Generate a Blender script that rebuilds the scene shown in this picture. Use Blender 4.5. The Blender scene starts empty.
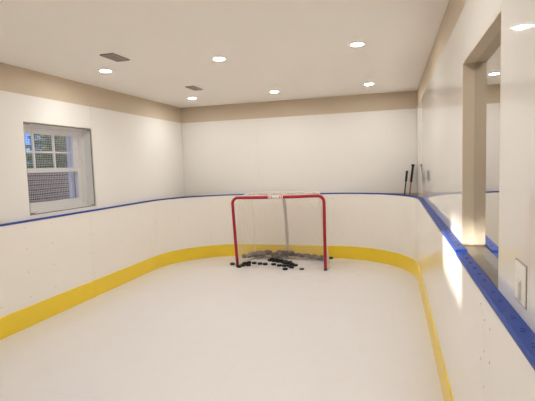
import bpy, bmesh, math, random
from mathutils import Vector, Matrix
random.seed(7)
S = 0.9                                   # room survey units -> metres
C = bpy.context.scene.collection
sc = bpy.context.scene

# ------------------------------------------------------------------ room measures (metres)
EYE = 1.75*S
XL, XR, YB, YF = -4.0633*S, 0.4164*S, 8.0288*S, -2.2
ZC, ZP, ZB, ZK = 2.9572*S, 2.6516*S, 1.2074*S, 0.2327*S
GAP = 0.0567*S                            # board face to wall face
BL, BR, BB = XL+GAP, XR-GAP, YB-GAP
RAD = 1.38*S
PT = 0.01                                 # wall panel thickness
ZPB = 1.192*S                             # wall panel bottom edge
P1 = (4.08*S, 5.262*S, 1.248*S, 2.345*S)  # cut-out in the left panel y0,y1,z0,z1
W1 = (3.535, 5.272*S, 1.248*S, 2.352*S)   # left window hole in the wall behind it
W2 = (1.945*S, 2.93*S, 1.20*S, 2.335*S)   # right window opening
W3 = (0.55*S, 1.72*S, 1.268*S, 2.345*S)   # second left window, nearer the camera
TL, TR = 0.235, 0.34                       # wall thicknesses

# ------------------------------------------------------------------ materials
def mat(name, col, rough=.5, spec=.5, noise=None, bump=None, metal=0, ior=None, coat=0):
    m = bpy.data.materials.new(name); m.use_nodes = True
    nt = m.node_tree; b = nt.nodes['Principled BSDF']
    b.inputs['Base Color'].default_value = (*col, 1)
    b.inputs['Roughness'].default_value = rough
    b.inputs['Metallic'].default_value = metal
    b.inputs['Specular IOR Level'].default_value = spec
    if ior: b.inputs['IOR'].default_value = ior
    if coat: b.inputs['Coat Weight'].default_value = coat; b.inputs['Coat Roughness'].default_value = .05
    tc = nt.nodes.new('ShaderNodeTexCoord')
    if noise:
        sc_, amt, col2 = noise
        n = nt.nodes.new('ShaderNodeTexNoise'); n.inputs['Scale'].default_value = sc_; n.inputs['Detail'].default_value = 5
        r = nt.nodes.new('ShaderNodeValToRGB'); r.color_ramp.elements[0].position = .5-amt; r.color_ramp.elements[1].position = .5+amt
        r.color_ramp.elements[0].color = (*col, 1); r.color_ramp.elements[1].color = (*col2, 1)
        nt.links.new(tc.outputs['Object'], n.inputs['Vector']); nt.links.new(n.outputs['Fac'], r.inputs['Fac'])
        nt.links.new(r.outputs['Color'], b.inputs['Base Color'])
    if bump:
        sc_, st, dist = bump[:3]
        n = nt.nodes.new('ShaderNodeTexNoise'); n.inputs['Scale'].default_value = sc_; n.inputs['Detail'].default_value = 2
        bp = nt.nodes.new('ShaderNodeBump'); bp.inputs['Strength'].default_value = st; bp.inputs['Distance'].default_value = dist
        mp = nt.nodes.new('ShaderNodeMapping')
        if len(bump) > 3: mp.inputs['Scale'].default_value = bump[3]
        nt.links.new(tc.outputs['Object'], mp.inputs['Vector']); nt.links.new(mp.outputs['Vector'], n.inputs['Vector'])
        nt.links.new(n.outputs['Fac'], bp.inputs['Height']); nt.links.new(bp.outputs['Normal'], b.inputs['Normal'])
    return m

M = {}
M['paint']   = mat('taupe_paint', (.59, .49, .365), .75, .3, (3, .3, (.61, .51, .38)))
M['ceil']    = mat('ceiling_paint', (.94, .90, .835), .8, .2, (2, .3, (.95, .91, .845)))
M['panel']   = mat('white_wall_panel', (.815, .785, .735), .035, .5, (1.5, .3, (.825, .795, .745)), (1.2, .02, .01))
M['panelsoft'] = mat('satin_wall_panel', (.815, .785, .735), .20, .4, (1.5, .3, (.825, .795, .745)), (1.2, .03, .01))
M['board']   = mat('white_board_plastic', (.86, .82, .755), .09, .5, (1.5, .3, (.87, .83, .765)), (1.6, .06, .02))
M['yellow']  = mat('yellow_kick_plastic', (.84, .60, .03), .28, .5, (2.5, .3, (.88, .64, .04)))
M['blue']    = mat('blue_cap_plastic', (.013, .048, .27), .45, .3, (6, .3, (.017, .057, .31)))
M['bluedark']= mat('dark_blue_slot', (.008, .022, .13), .5)
M['screw']   = mat('dull_steel_screw', (.55, .52, .48), .4, .5, metal=.3)
M['black']   = mat('black_rubber', (.012, .012, .013), .6, .4, (30, .3, (.02, .02, .021)))
M['greyrub'] = mat('worn_grey_rubber', (.07, .07, .07), .7, .3, (30, .3, (.1, .1, .1)))
M['red']     = mat('red_goal_paint', (.36, .008, .026), .35, .4, (14, .3, (.43, .012, .034)))
M['redink']  = mat('red_print', (.60, .08, .09), .5)
M['whitemetal'] = mat('white_goal_paint', (.76, .72, .66), .4, .5, (20, .3, (.70, .65, .58)))
M['strap']   = mat('grey_white_strap', (.60, .55, .50), .7, .3, (18, .3, (.52, .47, .43)))
M['cord']    = mat('white_net_cord', (.76, .68, .57), .8, .2)
M['padding'] = mat('grey_canvas_padding', (.17, .135, .135), .85, .2, (9, .2, (.34, .285, .275)), (40, .4, .01))
M['padend']  = mat('dark_padding_tie', (.06, .05, .05), .8)
M['sleeve']  = mat('white_sleeve_vinyl', (.80, .72, .68), .45)
M['vent']    = mat('brown_grey_vent', (.30, .265, .225), .5, .4)
M['ventdark']= mat('dark_duct', (.06, .052, .045), .8)
M['trimwhite'] = mat('white_light_trim', (.85, .83, .80), .8, .2)
M['vinyl']   = mat('white_window_vinyl', (.80, .77, .72), .35, .5, (4, .3, (.82, .79, .74)))
M['reveal']  = mat('white_reveal_paint', (.76, .74, .72), .5, .4, (4, .3, (.78, .76, .74)))
M['sill']    = mat('brown_grey_sill', (.115, .095, .075), .3, .5, (8, .3, (.16, .13, .10)))
M['jambframe'] = mat('beige_window_frame', (.46, .41, .35), .3, .5)
M['rope']    = mat('grey_brown_rope', (.29, .25, .21), .8)
M['netwin']  = mat('pale_window_net', (.66, .64, .62), .8, .2)
M['plate']   = mat('white_plate_plastic', (.84, .81, .75), .3)
M['plategap']= mat('shadow_gap_putty', (.42, .37, .31), .8)
M['wood']    = mat('reddish_stick_shaft', (.36, .12, .075), .4, .5, (12, .3, (.46, .17, .11)))
M['carbon']  = mat('black_stick_shaft', (.02, .019, .02), .4)
M['tape']    = mat('black_grip_tape', (.016, .014, .014), .8)
M['leaf']    = mat('dark_green_leaves', (.045, .10, .03), .6, .3, (5, .25, (.12, .19, .06)))
M['bark']    = mat('brown_bark', (.08, .055, .04), .9)
M['soil']    = mat('dry_ground', (.12, .10, .08), .95, .2, (3, .3, (.16, .13, .10)))

def floor_mat():
    m = mat('white_ice_tiles', (.84, .79, .75), .30, .45)
    nt = m.node_tree; b = nt.nodes['Principled BSDF']
    tc = nt.nodes.new('ShaderNodeTexCoord')
    br = nt.nodes.new('ShaderNodeTexBrick'); br.offset = .5
    br.inputs['Color1'].default_value = (.750, .722, .712, 1); br.inputs['Color2'].default_value = (.742, .714, .704, 1)
    br.inputs['Mortar'].default_value = (.70, .67, .655, 1)
    br.inputs['Scale'].default_value = 1; br.inputs['Mortar Size'].default_value = .0025
    br.inputs['Brick Width'].default_value = 2.44; br.inputs['Row Height'].default_value = 1.22
    nt.links.new(tc.outputs['Object'], br.inputs['Vector'])
    # scuffs and rubber marks, thickest in the goal mouth
    n = nt.nodes.new('ShaderNodeTexNoise'); n.inputs['Scale'].default_value = 5; n.inputs['Detail'].default_value = 8; n.inputs['Roughness'].default_value = .7
    nt.links.new(tc.outputs['Object'], n.inputs['Vector'])
    d = nt.nodes.new('ShaderNodeVectorMath'); d.operation = 'DISTANCE'; d.inputs[1].default_value = (-1.35, 6.65, 0)
    nt.links.new(tc.outputs['Object'], d.inputs[0])
    f = nt.nodes.new('ShaderNodeMapRange'); f.inputs['From Min'].default_value = .15; f.inputs['From Max'].default_value = 1.3
    f.inputs['To Min'].default_value = .55; f.inputs['To Max'].default_value = .06
    nt.links.new(d.outputs['Value'], f.inputs['Value'])
    r = nt.nodes.new('ShaderNodeMapRange'); r.inputs['From Min'].default_value = .50; r.inputs['From Max'].default_value = .72
    nt.links.new(n.outputs['Fac'], r.inputs['Value'])
    mu = nt.nodes.new('ShaderNodeMath'); mu.operation = 'MULTIPLY'
    nt.links.new(r.outputs['Result'], mu.inputs[0]); nt.links.new(f.outputs['Result'], mu.inputs[1])
    mx = nt.nodes.new('ShaderNodeMix'); mx.data_type = 'RGBA'
    mx.inputs[7].default_value = (.48, .37, .28, 1)
    nt.links.new(mu.outputs[0], mx.inputs[0]); nt.links.new(br.outputs['Color'], mx.inputs[6])
    nt.links.new(mx.outputs[2], b.inputs['Base Color'])
    return m
M['floor'] = floor_mat()

def wall_stone():
    m = mat('grey_brown_block_wall', (.20, .165, .15), .9, .2)
    nt = m.node_tree; b = nt.nodes['Principled BSDF']
    tc = nt.nodes.new('ShaderNodeTexCoord'); w = nt.nodes.new('ShaderNodeTexWave')
    w.bands_direction = 'Z'; w.inputs['Scale'].default_value = 4.2; w.inputs['Distortion'].default_value = 2.2; w.inputs['Detail'].default_value = 3
    r = nt.nodes.new('ShaderNodeValToRGB')
    r.color_ramp.elements[0].color = (.11, .092, .085, 1); r.color_ramp.elements[1].color = (.24, .20, .18, 1)
    nt.links.new(tc.outputs['Object'], w.inputs['Vector']); nt.links.new(w.outputs['Fac'], r.inputs['Fac']); nt.links.new(r.outputs['Color'], b.inputs['Base Color'])
    return m
M['stone'] = wall_stone()

def glass_mat(name, ior, tint, fac=None):
    m = bpy.data.materials.new(name); m.use_nodes = True; nt = m.node_tree; nt.nodes.clear()
    o = nt.nodes.new('ShaderNodeOutputMaterial'); mx = nt.nodes.new('ShaderNodeMixShader')
    t = nt.nodes.new('ShaderNodeBsdfTransparent'); t.inputs['Color'].default_value = (*tint, 1)
    g = nt.nodes.new('ShaderNodeBsdfGlossy'); g.inputs['Roughness'].default_value = .015; g.inputs['Color'].default_value = (.97, .96, .95, 1)
    fr = nt.nodes.new('ShaderNodeFresnel'); fr.inputs['IOR'].default_value = ior
    if fac is None: nt.links.new(fr.outputs['Fac'], mx.inputs['Fac'])
    else: mx.inputs['Fac'].default_value = fac
    nt.links.new(t.outputs[0], mx.inputs[1]); nt.links.new(g.outputs[0], mx.inputs[2])
    nt.links.new(mx.outputs[0], o.inputs['Surface'])
    return m
M['glass'] = glass_mat('window_glass', 1.14, (.97, .98, .98))
M['mirrorglass'] = glass_mat('coated_reflective_glass', 3.6, (.45, .46, .46), .84)

LAMP = 138.0
def emit_mat():
    m = bpy.data.materials.new('warm_lamp_lens'); m.use_nodes = True; nt = m.node_tree
    b = nt.nodes['Principled BSDF']; b.inputs['Base Color'].default_value = (.9, .9, .88, 1)
    b.inputs['Emission Color'].default_value = (1.0, .985, .97, 1); b.inputs['Emission Strength'].default_value = LAMP
    return m
M['lens'] = emit_mat()

# ------------------------------------------------------------------ builders
def obj(name, bm, m, parent=None, smooth=False):
    me = bpy.data.meshes.new(name)
    bmesh.ops.recalc_face_normals(bm, faces=bm.faces[:])
    bm.to_mesh(me); bm.free()
    if smooth:
        for p in me.polygons: p.use_smooth = True
    for mm in (m if isinstance(m, (list, tuple)) else [m]): me.materials.append(mm)
    o = bpy.data.objects.new(name, me); C.objects.link(o)
    if parent: o.parent = parent
    return o
def tag(o, label, cat, group=None):
    o['label'] = label; o['category'] = cat
    if group: o['group'] = group
    return o
def thing(name, label, cat, loc=(0,0,0), rot=(0,0,0), group=None):
    o = bpy.data.objects.new(name, None); C.objects.link(o); o.empty_display_size = .1
    o.location = loc; o.rotation_euler = rot
    return tag(o, label, cat, group)
def struct(name, bm, m, parent=None):
    o = obj(name, bm, m, parent)
    if not parent: o['kind'] = 'structure'
    return o
def NB(): return bmesh.new()
def box(bm, x0, x1, y0, y1, z0, z1, mi=0, bev=0):
    vs = [bm.verts.new((x, y, z)) for x in (x0, x1) for y in (y0, y1) for z in (z0, z1)]
    fs = [bm.faces.new([vs[i] for i in q]) for q in ((0,1,3,2),(4,6,7,5),(0,4,5,1),(2,3,7,6),(0,2,6,4),(1,5,7,3))]
    for f in fs: f.material_index = mi
    if bev:
        es = list({e for f in fs for e in f.edges})
        bmesh.ops.bevel(bm, geom=es, offset=bev, segments=2, profile=.5, affect='EDGES')
    return bm
def prism(bm, pts, ax, a0, a1, mi=0):
    """pts 2D outline on the plane across axis ax (0: (y,z), 1: (x,z), 2: (x,y)), extruded a0..a1"""
    def P(p, a): return {0: (a, p[0], p[1]), 1: (p[0], a, p[1]), 2: (p[0], p[1], a)}[ax]
    A = [bm.verts.new(P(p, a0)) for p in pts]; B = [bm.verts.new(P(p, a1)) for p in pts]
    n = len(pts)
    fs = [bm.faces.new(A), bm.faces.new(B[::-1])] + [bm.faces.new((A[i], B[i], B[(i+1) % n], A[(i+1) % n])) for i in range(n)]
    for f in fs: f.material_index = mi
    return bm
def ring(bm, y0, y1, z0, z1, w, x0, x1, wb=None, wt=None):
    """rectangular frame in the yz plane"""
    wb = w if wb is None else wb; wt = w if wt is None else wt
    box(bm, x0, x1, y0, y0+w, z0, z1); box(bm, x0, x1, y1-w, y1, z0, z1)
    box(bm, x0, x1, y0+w, y1-w, z0, z0+wb); box(bm, x0, x1, y0+w, y1-w, z1-wt, z1)
    return bm
def tube(bm, pts, r, n=10, cap=True, radii=None, mi=0, flat=1):
    pts = [Vector(p) for p in pts]; rings = []
    t0 = (pts[1]-pts[0]).normalized()
    up = Vector((0,0,1)) if abs(t0.z) < .9 else Vector((0,1,0))
    nrm = (up - t0*up.dot(t0)).normalized()
    for i, p in enumerate(pts):
        a = pts[max(i-1,0)]; b = pts[min(i+1,len(pts)-1)]
        t = (b-a).normalized(); nrm = (nrm - t*nrm.dot(t)).normalized(); bi = t.cross(nrm)
        rr = radii[i] if radii else r
        rings.append([bm.verts.new(p + nrm*(rr*math.cos(2*math.pi*k/n)) + bi*(rr*flat*math.sin(2*math.pi*k/n))) for k in range(n)])
    for A, B in zip(rings, rings[1:]):
        for k in range(n):
            f = bm.faces.new((A[k], A[(k+1)%n], B[(k+1)%n], B[k])); f.material_index = mi
    if cap: bm.faces.new(rings[0][::-1]); bm.faces.new(rings[-1])
    return bm
def cyl(bm, c, ax, r, h, n=16, r2=None, mi=0, bev=0):
    c = Vector(c); ax = Vector(ax).normalized()
    if bev:
        return tube(bm, [c, c+ax*bev*.3, c+ax*bev, c+ax*(h-bev), c+ax*(h-bev*.3), c+ax*h], r, n, True, [r-bev, r-bev*.3, r, r, r-bev*.3, r-bev], mi)
    return tube(bm, [c, c+ax*h], r, n, True, [r, r if r2 is None else r2], mi)
def catmull(P, n=8, closed=False):
    P = [Vector(p) for p in P]; out = []
    for i in range(len(P)-1):
        p0 = P[max(i-1,0)]; p1 = P[i]; p2 = P[i+1]; p3 = P[min(i+2,len(P)-1)]
        for k in range(n):
            t = k/n
            out.append(.5*((2*p1)+(p2-p0)*t+(2*p0-5*p1+4*p2-p3)*t*t+(3*p1-p0-3*p2+p3)*t**3))
    out.append(P[-1]); return out
def sweep(bm, path, prof):
    """profile (d, z): d measured to the LEFT of the plan path (towards the wall), swept along it"""
    n = len(path); rings = []
    for i in range(n):
        p = Vector(path[i])
        ta = (Vector(path[i])-Vector(path[i-1])).normalized() if i else None
        tb = (Vector(path[i+1])-Vector(path[i])).normalized() if i < n-1 else None
        t = ((ta or tb)+(tb or ta)).normalized()
        nl = Vector((-t.y, t.x)); k = 1/max(.3, t.dot(tb or ta))
        rings.append([bm.verts.new((p.x+nl.x*d*k, p.y+nl.y*d*k, z)) for d, z in prof])
    m = len(prof)
    for A, B in zip(rings, rings[1:]):
        for k in range(m): bm.faces.new((A[k], B[k], B[(k+1)%m], A[(k+1)%m]))
    bm.faces.new(rings[0]); bm.faces.new(rings[-1][::-1])
    return bm

# ------------------------------------------------------------------ shell
bm = NB(); box(bm, XL-TL, XR+TR, YF-.2, YB+.2, -.1, 0); struct('floor', bm, M['floor'])
bm = NB(); box(bm, XL-TL, XR+TR, YF-.2, YB+.2, ZC, ZC+.12); struct('ceiling', bm, M['ceil'])
def wall_with_holes(bm, xa, xb, y0, y1, z0, z1, holes):
    y = y0
    for (a, b, c, d) in sorted(holes):
        box(bm, xa, xb, y, a, z0, z1); box(bm, xa, xb, a, b, z0, c); box(bm, xa, xb, a, b, d, z1); y = b
    box(bm, xa, xb, y, y1, z0, z1)
    bmesh.ops.remove_doubles(bm, verts=bm.verts[:], dist=1e-5)
    return bm
struct('wall_left', wall_with_holes(NB(), XL-TL, XL-PT, YF, YB+.2, 0, ZC, [W1, W3]), M['paint'])
struct('wall_right', wall_with_holes(NB(), XR+PT, XR+TR, YF, YB+.2, 0, ZC, [W2]), M['paint'])
bm = NB(); box(bm, XL-PT, XR+PT, YB+PT, YB+.2, 0, ZC); struct('wall_back', bm, M['paint'])
bm = NB(); box(bm, XL-TL, XR+TR, YF-.2, YF, 0, ZC); struct('wall_front', bm, M['paint'])

# ------------------------------------------------------------------ white wall panels
def panel(label, pts, ax, a0, a1):
    bm = prism(NB(), pts, ax, a0, a1)
    return tag(obj('wall_panel', bm, M['panelsoft' if a1 > YB or a1 < 0 else 'panel']), label, 'wall panel', 'white sheets lining the walls above the boards')
g = .0012
y1 = P1[1]
panel('white glossy wall panel cut out around the dusk window', [(W3[1]+g, ZPB), (y1-g, ZPB), (y1-g, P1[2]), (P1[0], P1[2]), (P1[0], P1[3]), (y1-g, P1[3]), (y1-g, ZP), (W3[1]+g, ZP)], 0, XL-PT, XL)
panel('plain white wall panel between the dusk window and the far left corner', [(y1+g, ZPB), (YB-.001, ZPB), (YB-.001, ZP), (y1+g, ZP)], 0, XL-PT, XL)
p3 = tag(obj('wall_panel', prism(NB(), [(YF+.01, ZPB), (W3[1]-g, ZPB), (W3[1]-g, W3[2]), (W3[0], W3[2]), (W3[0], W3[3]), (W3[1]-g, W3[3]), (W3[1]-g, ZP), (YF+.01, ZP)], 0, XL-PT, XL), M['panel']), 'white wall panel on the left wall nearest the camera', 'wall panel', 'white sheets lining the walls above the boards')
XS = -2.48*S
panel('narrower white panel on the back wall, left of its seam', [(XL+.001, ZPB), (XS-g, ZPB), (XS-g, ZP), (XL+.001, ZP)], 1, YB, YB+PT)
panel('wide white panel on the back wall, behind the net and sticks', [(XS+g, ZPB), (XR-.001, ZPB), (XR-.001, ZP), (XS+g, ZP)], 1, YB, YB+PT)
panel('white wall panel on the right, beyond and over the tall recess', [(W2[0]+g, ZP), (YB-.001, ZP), (YB-.001, ZPB), (W2[1], ZPB), (W2[1], W2[3]), (W2[0]+g, W2[3])], 0, XR, XR+PT)
np_ = panel('white wall panel with the cut-out plate, nearest on the right', [(YF+.01, ZPB), (W2[0]-g, ZPB), (W2[0]-g, ZP), (YF+.01, ZP)], 0, XR, XR+PT)

# ------------------------------------------------------------------ dasher boards along a rounded path
def arc(cx, cy, a0, a1, n=26): return [(cx+RAD*math.cos(math.radians(a0+(a1-a0)*i/n)), cy+RAD*math.sin(math.radians(a0+(a1-a0)*i/n))) for i in range(n+1)]
# path runs clockwise seen from above (left wall, back, right wall) so the wall side is on its left
SL, SR = 5.04*S, 1.96*S
arcL = arc(BL+RAD, BB-RAD, 180, 90); arcR = arc(BR-RAD, BB-RAD, 90, 0)
CAPJ = 2.72*S
caps_r2 = 1.66*S
def board(label, path, screws, cap_paths, hi=0):
    t = thing('dasher_board', label, 'rink board', (0,0,0), group='white rink boards around the ice')
    obj('board_sheet', sweep(NB(), path, [(0,0),(.026,0),(.026,ZB-.012),(0,ZB-.012)]), M['board'], t)
    kz = ZK
    obj('kick_plate', sweep(NB(), path, [(-.009,0.0),(0,0.0),(0,kz),(-.004,kz),(-.009,kz-.005)]), M['yellow'], t)
    for cp, dz in cap_paths:
        c = obj('cap_rail', sweep(NB(), cp, [(-.006,ZB-.012+dz),(GAP-.0015,ZB-.012+dz),(GAP-.0015,ZB+.004+dz),(.0,ZB+.004+dz),(-.006,ZB-.002+dz)]), M['blue'], t)
        yield_c.append((c, cp, dz))
    for (p, z, nrm) in screws:
        obj('screw', cyl(NB(), (p[0], p[1], z), (nrm[0], nrm[1], 0), .0065, .0022, 10, .0045), M['screw'], t)
    return t
yield_c = []
e = .0008
def scr_l(ys, zs): return [((BL, y), z, (1, 0)) for y in ys for z in zs]
def scr_r(ys, zs): return [((BR, y), z, (-1, 0)) for y in ys for z in zs]
ZS = (.30, .56, .80, 1.02)
yA, yZ = BB-RAD, BB-RAD
board('white board on the left wall, near length below the dusk window', [(BL, YF+.02), (BL, SL-e)], scr_l((SL-.035, 3.55, 3.9, 3.2), ZS), [([(BL, YF+.02), (BL, SL-e)], 0)])
board('white board on the left wall, short length past the dusk window', [(BL, SL+e), (BL, yA-e)], scr_l((SL+.035,), ZS), [([(BL, SL+e), (BL, yA-e)], 0)])
def arc_scr(cx, cy, angs, zs): return [((cx+RAD*math.cos(math.radians(a)), cy+RAD*math.sin(math.radians(a))), z, (-math.cos(math.radians(a)), -math.sin(math.radians(a)))) for a in angs for z in zs]
board('curved white board rounding the far left corner', arcL, arc_scr(BL+RAD, BB-RAD, (174, 150, 124, 96), (.42, .74, 1.0)), [(arcL, 0)])
board('straight white board across the back, behind the net', [(BL+RAD+e, BB), (BR-RAD-e, BB)], [((x, BB), z, (0, -1)) for x in (BL+RAD+.04, -.95, BR-RAD-.04) for z in (.42, .74, 1.0)], [([(BL+RAD+e, BB), (BR-RAD-e, BB)], 0)])
board('curved white board rounding the far right corner by the sticks', arcR, arc_scr(BR-RAD, BB-RAD, (84, 60, 34, 8), (.42, .74, 1.0)), [(arcR, 0)])
board('white board on the right wall, below the tall recess', [(BR, yZ-e), (BR, SR+e)], scr_r((SR+.035, 4.2), ZS), [([(BR, yZ-e), (BR, CAPJ+e)], .012), ([(BR, CAPJ-e), (BR, SR+e)], 0)])
board('white board on the right wall, nearest the camera', [(BR, SR-e), (BR, YF+.02)], scr_r((SR-.035, SR-.13), (.30, .43, .58, .72, .86, .98)), [([(BR, SR-e), (BR, caps_r2+e)], 0), ([(BR, caps_r2-e), (BR, YF+.02)], 0)])
# slots moulded in the blue caps on the right side
for c, cp, dz in yield_c:
    if abs(cp[0][0]-BR) > .01: continue
    ya, yb = cp[1][1], cp[0][1]
    ya = max(ya, .9); y = yb-.06
    while y > ya+.03:
        zt = ZB+.004+dz
        pts = [(BR+.016+.018*math.sin(math.pi*k/8*.9), y-.013*math.cos(math.pi*k/8)+.01, zt-.0008) for k in range(9)]
        obj('cap_slot', tube(NB(), pts, .0024, 6), M['bluedark'], c)
        y -= .105 if y < 3 else .16
# ------------------------------------------------------------------ ceiling lights and vents
def downlight(x, y, label):
    t = thing('recessed_light', label, 'ceiling light', (x, y, ZC), group='round recessed lights in the ceiling')
    bm = NB(); n = 32
    prof = [(.054, -.001), (.056, -.006), (.068, -.004), (.070, 0)]
    R = [[bm.verts.new((r*math.cos(2*math.pi*k/n), r*math.sin(2*math.pi*k/n), z)) for k in range(n)] for r, z in prof]
    for A, B in zip(R, R[1:]):
        for k in range(n): bm.faces.new((A[k], A[(k+1)%n], B[(k+1)%n], B[k]))
    obj('trim_ring', bm, M['trimwhite'], t)
    bm = NB(); vs = [bm.verts.new((.055*math.cos(2*math.pi*k/n), .055*math.sin(2*math.pi*k/n), -.0045)) for k in range(n)]
    v2 = [bm.verts.new((.055*math.cos(2*math.pi*k/n), .055*math.sin(2*math.pi*k/n), -.0005)) for k in range(n)]
    bm.faces.new(vs); bm.faces.new(v2[::-1])
    for k in range(n): bm.faces.new((vs[k], vs[(k+1)%n], v2[(k+1)%n], v2[k]))
    obj('lens', bm, M['lens'], t)
LX = (-3.33*S, -1.85*S, -.335*S)
names = {(0,0): 'round ceiling light at left, just nearer than the large vent', (0,1): 'round ceiling light in the middle of the nearer visible row',
         (0,2): 'round ceiling light at right, largest of those in view', (1,0): 'small round ceiling light in the far left, next to the small vent',
         (1,1): 'small round ceiling light in the middle of the far row', (1,2): 'small round ceiling light in the far right, near the back right corner'}
for r, y in enumerate((4.64*S, 7.02*S, 2.25*S, -.15*S)):
    for i, x in enumerate(LX):
        if (r, i) == (2, 0): continue
        lb = names.get((r, i)) or 'round ceiling light overhead near the camera, %s of its row' % (('left end','middle','right end')[i]) + (', behind the camera' if r == 3 else '')
        downlight(x, y, lb)
def vent(x, y, lx, ly, label):
    t = thing('ceiling_vent', label, 'vent', (x, y, ZC))
    bm = NB(); w = .024; d = .012
    for a in ((-lx,-lx+w,-ly,ly), (lx-w,lx,-ly,ly), (-lx+w,lx-w,-ly,-ly+w), (-lx+w,lx-w,ly-w,ly)): box(bm, *a, -d, 0)
    obj('vent_frame', bm, M['vent'], t)
    bm = NB(); box(bm, -lx+w, lx-w, -ly+w, ly-w, -.002, -.0003); obj('duct_opening', bm, M['ventdark'], t)
    n = 7
    for k in range(n):
        xx = -lx+w+(k+.5)*(2*lx-2*w)/n
        bm = NB(); prism(bm, [(xx-.009, -.010), (xx-.007, -.011), (xx+.008, -.003), (xx+.006, -.002)], 1, -ly+w, ly-w)
        obj('vent_slat', bm, M['vent'], t)
vent(-2.835*S, 4.13*S, .072, .135, 'larger brown-grey ceiling vent, nearest the camera at left')
vent(-2.87*S, 6.14*S, .062, .145, 'smaller brown-grey ceiling vent, deeper in the room')

# ------------------------------------------------------------------ left windows (structure)
def left_window(idx, W):
    y0, y1, z0, z1 = W
    X0 = XL-.135                                   # room-side face of the frame
    bm = NB()
    # painted lining of the recess
    box(bm, X0, XL-.0005, y0, y0+.006, z0, z1); box(bm, X0, XL-.0005, y1-.006, y1, z0, z1)
    box(bm, X0, XL-.0005, y0+.006, y1-.006, z1-.006, z1); box(bm, X0, XL-.0005, y0+.006, y1-.006, z0, z0+.006)
    w = struct('window_%d' % idx, bm, M['reveal'])
    FW = .07; FT = .055; su = .075
    obj('window_frame', ring(NB(), y0, y1, z0, z1, FW, XL-TL-.01, X0, FT, FT), M['vinyl'], w)
    a, b = y0+FW, y1-FW; mid = z0+(z1-z0)*.475
    obj('exterior_casing', ring(NB(), y0-.02, y1-.085, z0-.02, z1+.02, .055, XL-TL-.050, XL-TL-.011), M['reveal'], w)
    # lower sash (inside track)
    st = .065
    s = obj('lower_sash', ring(NB(), a, b, z0+FT, mid+.03, st, X0-.045, X0-.010, wb=.065, wt=.048), M['vinyl'], w)
    bm = NB(); box(bm, X0-.030, X0-.026, a+st-.004, b-st+.004, z0+FT+.06, mid-.014); obj('pane', bm, M['glass'], s)
    # upper sash (outside track) with muntins
    u = obj('upper_sash', ring(NB(), a, b, mid-.02, z1-FT, su, X0-.085, X0-.050, wb=.045, wt=.05), M['vinyl'], w)
    ga, gb, gz0, gz1 = a+su, b-su, mid+.025, z1-FT-.05
    bm = NB(); box(bm, X0-.070, X0-.066, ga-.004, gb+.004, gz0-.004, gz1+.004); obj('pane', bm, M['glass'], u)
    bm = NB()
    for k in (1, 2):
        yy = ga+(gb-ga)*k/3; box(bm, X0-.078, X0-.058, yy-.010, yy+.010, gz0, gz1)
    zz = (gz0+gz1)/2-.005
    for k in range(3):
        box(bm, X0-.077, X0-.059, ga+(gb-ga)*k/3+(.010 if k else 0), ga+(gb-ga)*(k+1)/3-(.010 if k < 2 else 0), zz-.010, zz+.010)
    obj('muntins', bm, M['vinyl'], u)
    return w
left_window(1, W1); w3 = left_window(3, W3)
# unseen roller blind, added to keep sun out of the near window's upper half
bm = NB(); y0, y1, z0, z1 = W3; zm = z0+(z1-z0)*.475
box(bm, XL-.100, XL-.098, y0+.02, y1-.02, zm-.01, z1-.03); tube(bm, [(XL-.1, y0+.015, z1-.035), (XL-.1, y1-.015, z1-.035)], .018, 12); tube(bm, [(XL-.099, y0+.02, zm-.012), (XL-.099, y1-.02, zm-.012)], .008, 8)
obj('added_sun_blind', bm, M['trimwhite'], w3)

# net stretched over the left window
def window_net():
    y0, y1, z0, z1 = P1
    t = thing('window_net', 'pale square-mesh net stretched over the dusk window', 'net', (XL-.012, (y0+y1)/2, z0))
    hw, h = (y1-y0)/2-.014, z1-z0
    bm = NB(); c = .0245
    n = int(2*hw/c); m = int((h-.03)/c); r = .0016
    for i in range(1, n):
        y = -hw+2*hw*i/n
        tube(bm, [(.002*math.sin(i*.7+z*3), y+.0025*math.sin(z*9+i), .012+(h-.024)*z/6) for z in range(7)], r, 4, False)
    for j in range(1, m):
        z = .012+(h-.024)*j/m
        tube(bm, [(.002*math.sin(j*.6+k), -hw+2*hw*k/6, z+.003*math.sin(k*1.3+j*.5)) for k in range(7)], r, 4, False)
    obj('mesh', bm, M['netwin'], t)
    bm = NB()
    a, b = hw+.004, h-.010
    for p, q in (((0,-a,.010),(0,a,.010)), ((0,a,.010),(0,a,b)), ((0,a,b),(0,-a,b)), ((0,-a,b),(0,-a,.010))): tube(bm, [p, q], .0075, 8)
    obj('border_rope', bm, M['rope'], t)
    for yy, zz in ((-a, b), (a, b), (a, .012), (-a, .012)):
        s = -1 if yy > 0 else 1; d = -1 if zz > .1 else 1
        bm = NB(); box(bm, -.004, .010, yy, yy+s*.045, zz, zz+d*.02, 0, .002)
        tube(bm, [(.008, yy+s*.045, zz+d*.01), (.011, yy+s*.062, zz+d*.012), (.004, yy+s*.07, zz+d*.02)], .004, 6)
        obj('hook', bm, M['rope'], t)
window_net()

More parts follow.
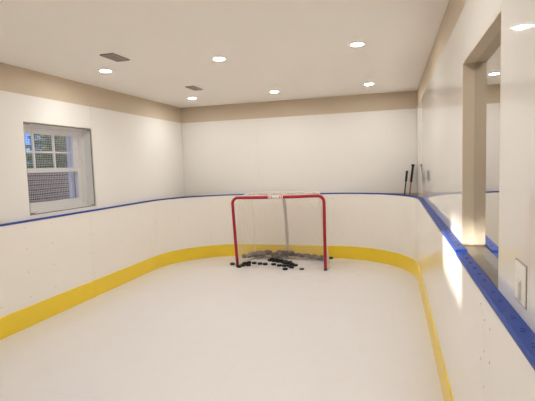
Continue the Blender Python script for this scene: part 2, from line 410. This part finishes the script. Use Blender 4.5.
# ------------------------------------------------------------------ right window: deep recess, coated glass
def right_window():
    y0, y1, z0, z1 = W2
    X1 = XR+.060
    bm = NB(); e = .008
    box(bm, XR+.0005, X1, y0, y0+e, z0, z1); box(bm, XR+.0005, X1, y1-e, y1, z0, z1); box(bm, XR+.0005, X1, y0+e, y1-e, z1-e, z1)
    w = struct('window_2', bm, M['paint'])
    bm = NB(); box(bm, XR-.0, XR+TR-.01, y0+e, y1-e, z0, z0+.012); obj('window_sill', bm, M['sill'], w)
    bm = NB(); k = .0135*(y1-y0); prism(bm, [(X1, y1-.001), (X1-k, y0+.001), (X1-k+.006, y0+.001), (X1+.006, y1-.001)], 2, z0+.013, z1-.001); obj('pane', bm, M['mirrorglass'], w)
    obj('window_frame', ring(NB(), y0, y1, z0+.013, z1, .03, X1+.008, X1+.08), M['jambframe'], w)
right_window()

# ------------------------------------------------------------------ cut-out plate on the near right panel
def plate():
    y0, y1, z0, z1 = 1.555*S, 1.69*S, 1.255*S, 1.40*S
    t = thing('switch_plate', 'white switch plate set in a square cut-out of the right wall panel', 'switch', (XR, (y0+y1)/2, (z0+z1)/2))
    hy, hz = (y1-y0)/2, (z1-z0)/2
    bm = NB(); ring(bm, -hy, hy, -hz, hz, .0035, -.0022, -.0002); obj('cutout_edge', bm, M['plategap'], t)
    bm = NB(); box(bm, -.0035, -.0002, -hy+.005, hy-.005, -hz+.005, hz-.005, 0, .001); obj('cover', bm, M['plate'], t)
    bm = NB(); box(bm, -.0075, -.0036, -.013, .030, -.052, .008, 0, .0015); obj('rocker_frame', bm, M['panel'], t)
    bm = NB(); box(bm, -.0105, -.0076, -.009, .026, -.047, .003, 0, .0012); obj('rocker', bm, M['plate'], t)
plate()

# ------------------------------------------------------------------ goal
GX, GY, GR = -1.662, 6.335, math.radians(-2.0)
HW, HT, TR_ = .70, 1.095, .0235
def goal():
    t = thing('hockey_goal', 'hockey goal with red posts and white net on the ice', 'hockey goal', (GX, GY, 0), (0, 0, GR))
    cr = .095
    wl, hl, hr = .745, 1.09, 1.11
    pts = [(-HW+(HW-wl)*k/4, 0, (hl-cr)*k/4) for k in range(4)]
    pts += [(-wl+cr-cr*math.cos(a), 0, hl-cr+cr*math.sin(a)) for a in [math.pi/2*k/8 for k in range(9)]]
    pts += [(-.3, 0, 1.09), (0, 0, HT), (.3, 0, 1.10)]
    pts += [(HW-cr+cr*math.sin(a), 0, hr-cr+cr*math.cos(a)) for a in [math.pi/2*k/8 for k in range(9)]]
    pts += [(HW, 0, .7), (HW, 0, .3), (HW, 0, 0)]
    obj('front_frame', tube(NB(), pts, TR_, 16), M['red'], t, True)
    # white printed sleeve round the middle of the crossbar
    bm = NB(); cyl(bm, (-.155, 0, HT+.001), (1, 0, 0), TR_+.0035, .235, 20)
    sl = obj('crossbar_sleeve', bm, M['sleeve'], t, True)
    for x, w in ((-.143, .016), (-.105, .014), (.03, .018), (.058, .014)):
        obj('printed_mark', cyl(NB(), (x, 0, HT+.001), (1, 0, 0), TR_+.0042, w*.7, 20), M['redink'], sl, True)
    # base frame
    base = catmull([(HW, .0, .018), (HW+.012, .22, .018), (HW-.015, .45, .018), (.59, .63, .018), (.42, .715, .018), (.16, .70, .018), (0, .68, .018)], 8)
    base = base + [Vector((-p.x, p.y, p.z)) for p in reversed(base[:-1])]
    obj('base_frame', tube(NB(), base, .017, 10), M['whitemetal'], t, True)
    # top shelf frame
    top = catmull([(HW-.05, .0, HT-.012), (.62, .10, HT+.015), (.575, .25, HT+.035), (.50, .34, HT+.045), (.3, .365, HT+.048), (0, .37, HT+.048)], 8)
    top = top + [Vector((-p.x, p.y, p.z)) for p in reversed(top[:-1])]
    obj('top_frame', tube(NB(), top, .011, 8), M['whitemetal'], t, True)
    cp = catmull([(-.035, .365, HT+.045), (-.02, .42, HT-.14), (-.03, .54, .55), (-.055, .655, .20), (-.06, .685, .02)], 6)
    obj('center_post', tube(NB(), cp, .026, 12), M['strap'], t, True)
    for s in (-1, 1):
        sp = catmull([(s*.53, .325, HT+.04), (s*.56, .42, .85), (s*.60, .56, .4), (s*.63, .625, .02)], 6)
        obj('side_stay', tube(NB(), sp, .0055, 6), M['whitemetal'], t, True)
    # netting: back and sides as one sheet from the post round the back to the other post
    def resample(P, n):
        L = [0]
        for a, b in zip(P, P[1:]): L.append(L[-1]+(b-a).length)
        out = []; j = 0
        for i in range(n+1):
            d = L[-1]*i/n
            while j < len(P)-2 and L[j+1] < d: j += 1
            f = (d-L[j])/max(1e-9, L[j+1]-L[j]); out.append(P[j].lerp(P[j+1], min(1, f)))
        return out
    NU, NV = 70, 31
    Bp = resample(base, NU); Tp = resample(top, NU)
    def edge_post(z, s): return Vector((s*HW, .012, z))
    bm = NB(); r = .0023
    def cord(P): tube(bm, P, r, 3, False)
    grid = []
    for i in range(NU+1):
        u = i/NU; col = []
        for j in range(NV+1):
            v = j/NV
            p = Tp[i].lerp(Bp[i], v)
            sag = math.sin(math.pi*v)*.03*min(1, 6*min(u, 1-u))
            p = p + Vector((0, -sag, -.012*math.sin(math.pi*v)))
            p += Vector((.004*math.sin(i*1.7+j*.9), .006*math.sin(i*.8+j*.6), .003*math.sin(i*.5+j*1.3)))
            col.append(p)
        grid.append(col)
    for col in grid: cord(col)
    for j in range(NV+1): cord([grid[i][j] for i in range(NU+1)])
    # roof netting
    A = resample([Vector((-HW+.06, 0, HT+.005)), Vector((HW-.06, 0, HT+.005))], 40)
    Tm = resample(top, 40)
    top_r = [Tm[40-i] for i in range(41)]
    rg = [[A[i].lerp(top_r[i], k/9)+Vector((0, 0, .006*math.sin(i*1.1+k))) for k in range(10)] for i in range(41)]
    for c in rg: cord(c)
    for k in range(10): cord([rg[i][k] for i in range(41)])
    obj('net', bm, M['cord'], t)
    # canvas padding lying over the base bar
    def pad(name, P, rad, seed):
        rnd = random.Random(seed); path = catmull(P, 9); n = len(path)
        rr = [rad*(.75+.35*rnd.random())*(.55+.45*min(1, 5*min(i, n-1-i)/n+.25)) for i in range(n)]
        rr = [(rr[max(i-1,0)]+rr[i]*2+rr[min(i+1,n-1)])/4 for i in range(n)]
        path = [p+Vector((0, .006*math.sin(i*1.3+seed), .008*math.sin(i*.9+seed*2))) for i, p in enumerate(path)]
        return obj(name, tube(NB(), path, rad, 14, True, rr), M['padding'], t, True)
    pl = pad('base_padding', [(-.725, .46, .075), (-.62, .56, .085), (-.46, .62, .095), (-.34, .64, .115)], .048, 1)
    tip = NB(); cyl(tip, (-.74, .44, .075), (-.6, -.5, 0), .040, .05, 12, .030); obj('tie', tip, M['padend'], pl)
    pad('base_padding', [(-.335, .65, .07), (-.27, .66, .06), (-.20, .665, .05)], .038, 4)
    pad('base_padding', [(-.235, .67, .105), (-.16, .665, .095), (-.04, .655, .10), (.03, .655, .095)], .052, 2)
    pad('base_padding', [(.0, .67, .095), (.12, .675, .075), (.30, .675, .065), (.48, .655, .055), (.60, .60, .05)], .031, 3)
    # dark straps wound round the rear of the base beside the right post
    bm = NB(); tube(bm, catmull([(.56, .585, .03), (.62, .46, .05), (.665, .30, .06), (.695, .10, .045)], 6), .014, 8)
    obj('corner_strap', bm, M['strap'], t, True)
    # blackened foot of each post
    for s in (-1, 1): obj('post_foot', cyl(NB(), (s*HW, 0, 0), (0, 0, 1), TR_+.0015, .022, 16), M['padend'], t)
goal()

# ------------------------------------------------------------------ pucks
G_P = 'pucks scattered around the goal mouth'
PK = [((-2.492, 6.478), 0, 'black puck alone just outside the left goal post'),
 ((-2.318, 6.312), 0, 'black puck in front at the foot of the left goal post, nearest the camera there'),
 ((-2.300, 6.528), 0, 'black puck tucked behind the foot of the left goal post'),
 ((-2.255, 6.612), 0, 'black puck at the back of the small cluster inside the left post'),
 ((-2.290, 6.412), 0, 'black puck in the middle of the small cluster inside the left post'),
 ((-2.206, 6.440), 0, 'black puck at the right end of the small cluster inside the left post'),
 ((-2.156, 6.583), 0, 'first black puck right of the left post cluster, left of three in a row'),
 ((-2.049, 6.548), 0, 'middle black puck of the three in a row left of the pile'),
 ((-1.959, 6.540), 0, 'right-hand black puck of the three in a row, touching distance from the pile'),
 ((-1.958, 6.819), 0, 'black puck at the back left end of the long pile in the goal mouth'),
 ((-1.880, 6.784), 0, 'black puck second from the back left end of the long pile'),
 ((-1.793, 6.744), 0, 'black puck third from the left along the back of the long pile'),
 ((-1.706, 6.697), 0, 'black puck under the middle of the long pile'),
 ((-1.619, 6.645), 0, 'black puck in the long pile, just right of its middle'),
 ((-1.532, 6.586), 0, 'black puck second from the right end of the long pile'),
 ((-1.466, 6.527), 0, 'black puck at the right end of the long pile'),
 ((-1.820, 6.545), 0, 'black puck in front of the pile on its left, left of two there'),
 ((-1.711, 6.479), 0, 'black puck in front of the pile, left of the frontmost puck'),
 ((-1.628, 6.470), 0, 'black puck in front of the pile, right behind the frontmost puck'),
 ((-1.564, 6.262), 0, 'frontmost single black puck, alone before the pile'),
 ((-1.498, 6.401), 0, 'black puck at the front right of the pile'),
 ((-1.949, 6.912), 0, 'black puck farthest back, behind the left end of the long pile'),
 ((-1.553, 6.480), 0, 'black puck between the front right puck and the long pile'),
 ((-0.995, 7.122), 0, 'black puck behind the right goal post, near the yellow strip'),
 ((-1.915, 6.800), 1, 'black puck lying on top of the left end of the long pile'),
 ((-1.828, 6.762), 1, 'black puck lying on top of the pile, second from the left of those on top'),
 ((-1.742, 6.712), 1, 'black puck lying on top at the middle of the pile'),
 ((-1.655, 6.655), 1, 'black puck lying on top of the pile, second from the right of those on top'),
 ((-1.570, 6.602), 1, 'black puck lying on top of the pile, rightmost of those on top'),
 ((-2.250, 6.428), 1, 'black puck lying on top at the front of the left post cluster'),
 ((-1.630, 6.540), 1, 'black puck lying on top at the front of the pile, above the frontmost puck'),
 ((-1.515, 6.490), 1, 'black puck lying on top at the front right of the pile')]
pm = None
def puck_mesh():
    bm = NB(); n = 28; R, h = .0395, .0275
    tube(bm, [(0,0,0), (0,0,.0012), (0,0,.003), (0,0,h-.003), (0,0,h-.0012), (0,0,h)], R, n, True, [R-.003, R-.0009, R, R, R-.0009, R-.003])
    return bm
for i, ((x, y), lay, lb) in enumerate(PK):
    if pm is None:
        o = obj('hockey_puck', puck_mesh(), M['black']); pm = o
    else:
        o = pm.copy(); C.objects.link(o)
    tag(o, lb, 'puck', G_P); o.location = (x, y, .0278*lay); o.rotation_euler = (0, 0, i*.7)
gp = obj('hockey_puck', puck_mesh(), M['greyrub']); gp.location = (-1.319, 6.311, 0); gp.scale = (.9, .9, .75)
tag(gp, 'small greyer worn puck lying alone to the right of the pile', 'puck', G_P)

# ------------------------------------------------------------------ hockey sticks in the far right corner
def stick(label, foot, tip, shaft, grip, knob, blade_dir):
    foot = Vector(foot); tip = Vector(tip); d = tip-foot; L = d.length
    t = thing('hockey_stick', label, 'hockey stick', foot)
    def P(s): return d*s
    q = d.normalized()
    bm = NB(); tube(bm, [P(.05), P(.5), P(1-grip/L)], .014, 8, True, flat=.7); obj('shaft', bm, shaft, t)
    bm = NB(); tube(bm, [P(1-grip/L), P(.97), P(1)], .0175, 10, True); gq = obj('grip', bm, M['tape'], t)
    if knob:
        bm = NB(); tube(bm, [P(1)-q*.03, P(1)-q*.012, P(1)+q*.004, P(1)+q*.008], .02, 10, True, [.018, .025, .025, .018]); obj('knob', bm, M['tape'], gq)
    b = Vector(blade_dir); bm = NB()
    path = catmull([P(.07), P(.035)+b*.01, b*.07+Vector((0,0,.04)), b*.16+Vector((0,0,.036)), b*.25+Vector((0,0,.04))], 5)
    bm2 = NB(); tube(bm2, path, .03, 10, True, [.016]*5+[.022]*5+[.034]*(len(path)-13)+[.03,.026,.018], flat=.22)
    obj('blade', bm2, M['tape'], t)
stick('black hockey stick leaning in the corner, shorter with a separate dark grip', (.065, 7.06, 0), (.222, 7.14, 1.425), M['carbon'], .17, False, (-.7, .30, 0))
stick('taller hockey stick with reddish shaft and black knobbed grip in the corner', (.13, 6.98, 0), (.312, 7.15, 1.515), M['wood'], .27, True, (.30, -.9, 0))

# ------------------------------------------------------------------ outside
bm = NB(); box(bm, -16, XL-TL-.05, -8, 22, -.3, -.12)
o = obj('ground', bm, M['soil']); o['kind'] = 'structure'
bm = NB(); box(bm, 0, .22, 0, 6.4, 0, 1.72, 0, .01)
w = tag(obj('garden_wall', bm, M['stone']), 'low grey-brown ribbed wall outside the dusk window', 'wall'); w.location = (-5.75, 3.5, -.12)
def tree(label, x, y, h, r, seed, n, kind='leafy_shrub', zb=.5):
    rnd = random.Random(seed)
    t = thing(kind, label, 'shrub', (x, y, -.12), group='shrubs beyond the garden wall')
    bm = NB(); tube(bm, catmull([(0,0,0), (.05,.03,h*.3), (-.03,.05,h*.6), (.02,0,h*.9)], 4), .05, 7, True); obj('trunk', bm, M['bark'], t)
    bm = NB()
    for k in range(n):
        a = rnd.random()*2*math.pi; c = rnd.uniform(-1, 1); rr = r*rnd.random()**.4
        p = Vector((rr*math.sqrt(1-c*c)*math.cos(a), rr*math.sqrt(1-c*c)*math.sin(a), zb+(h-zb)/2+(h-zb)/2*c*rnd.random()**.4))
        m = Matrix.Rotation(rnd.random()*6.28, 3, 'Z') @ Matrix.Rotation(rnd.random()*6.28, 3, 'X')
        s = rnd.uniform(.05, .09)
        vs = [bm.verts.new(p+m @ Vector(v)*s) for v in ((-1,0,0), (-.3,-.45,.1), (.5,-.4,.1), (1,0,0), (.5,.4,.1), (-.3,.45,.1))]
        bm.faces.new(vs)
    obj('foliage', bm, M['leaf'], t)
tree('leafy green shrub seen through the middle of the upper sash', -6.6, 7.38, 2.9, .60, 3, 2200)
tree('leafy green shrub seen through the right of the upper sash', -7.2, 8.85, 3.1, .75, 4, 2200)
tree('unseen dense evergreen added outside to block sun from the dusk window', -6.1, 3.45, 3.2, .75, 5, 5200, 'sun_block_tree', .3)  # tree added out of view to stop sunbeams through the far left window

# ------------------------------------------------------------------ light, sky, camera
sun = bpy.data.lights.new('sun', 'SUN'); sun.energy = 6.0; sun.color = (1, .95, .88); sun.angle = math.radians(2.2)
so = bpy.data.objects.new('sun', sun); C.objects.link(so)
sd = Vector((4.45, 1.80, -.42)); so.rotation_euler = sd.to_track_quat('-Z', 'Y').to_euler(); so.location = (-8, 0, 4)
wd = bpy.data.worlds.new('dusk_sky'); sc.world = wd; wd.use_nodes = True
nt = wd.node_tree; bg = nt.nodes['Background']
tc = nt.nodes.new('ShaderNodeTexCoord'); sp = nt.nodes.new('ShaderNodeSeparateXYZ'); rp = nt.nodes.new('ShaderNodeValToRGB')
rp.color_ramp.elements[0].position = 0; rp.color_ramp.elements[0].color = (.075, .15, .40, 1)
rp.color_ramp.elements[1].position = .30; rp.color_ramp.elements[1].color = (.05, .115, .38, 1)
nt.links.new(tc.outputs['Generated'], sp.inputs[0]); nt.links.new(sp.outputs['Z'], rp.inputs['Fac']); nt.links.new(rp.outputs['Color'], bg.inputs['Color'])
bg.inputs['Strength'].default_value = 1.9

yaw, pitch, roll, fpx = .281, .0802, -.0317, 434.6386
f = Vector((-math.sin(yaw)*math.cos(pitch), math.cos(yaw)*math.cos(pitch), -math.sin(pitch)))
r = Vector((math.cos(yaw), math.sin(yaw), 0)); u = r.cross(f)
r2 = r*math.cos(roll)+u*math.sin(roll); u2 = u*math.cos(roll)-r*math.sin(roll)
cam = bpy.data.cameras.new('camera'); co = bpy.data.objects.new('camera', cam); C.objects.link(co)
cam.sensor_width = 36; cam.lens = fpx*36/535; cam.clip_start = .02
co.matrix_world = Matrix(((r2.x, u2.x, -f.x, 0), (r2.y, u2.y, -f.y, 0), (r2.z, u2.z, -f.z, EYE), (0, 0, 0, 1)))
sc.camera = co
vs = sc.view_settings
vs.view_transform = 'Standard'; vs.look = 'None'; vs.gamma = 1; vs.use_curve_mapping = False; vs.exposure = 0.97
sc.cycles.use_denoising = True
sc.cycles.max_bounces = 10; sc.cycles.diffuse_bounces = 6
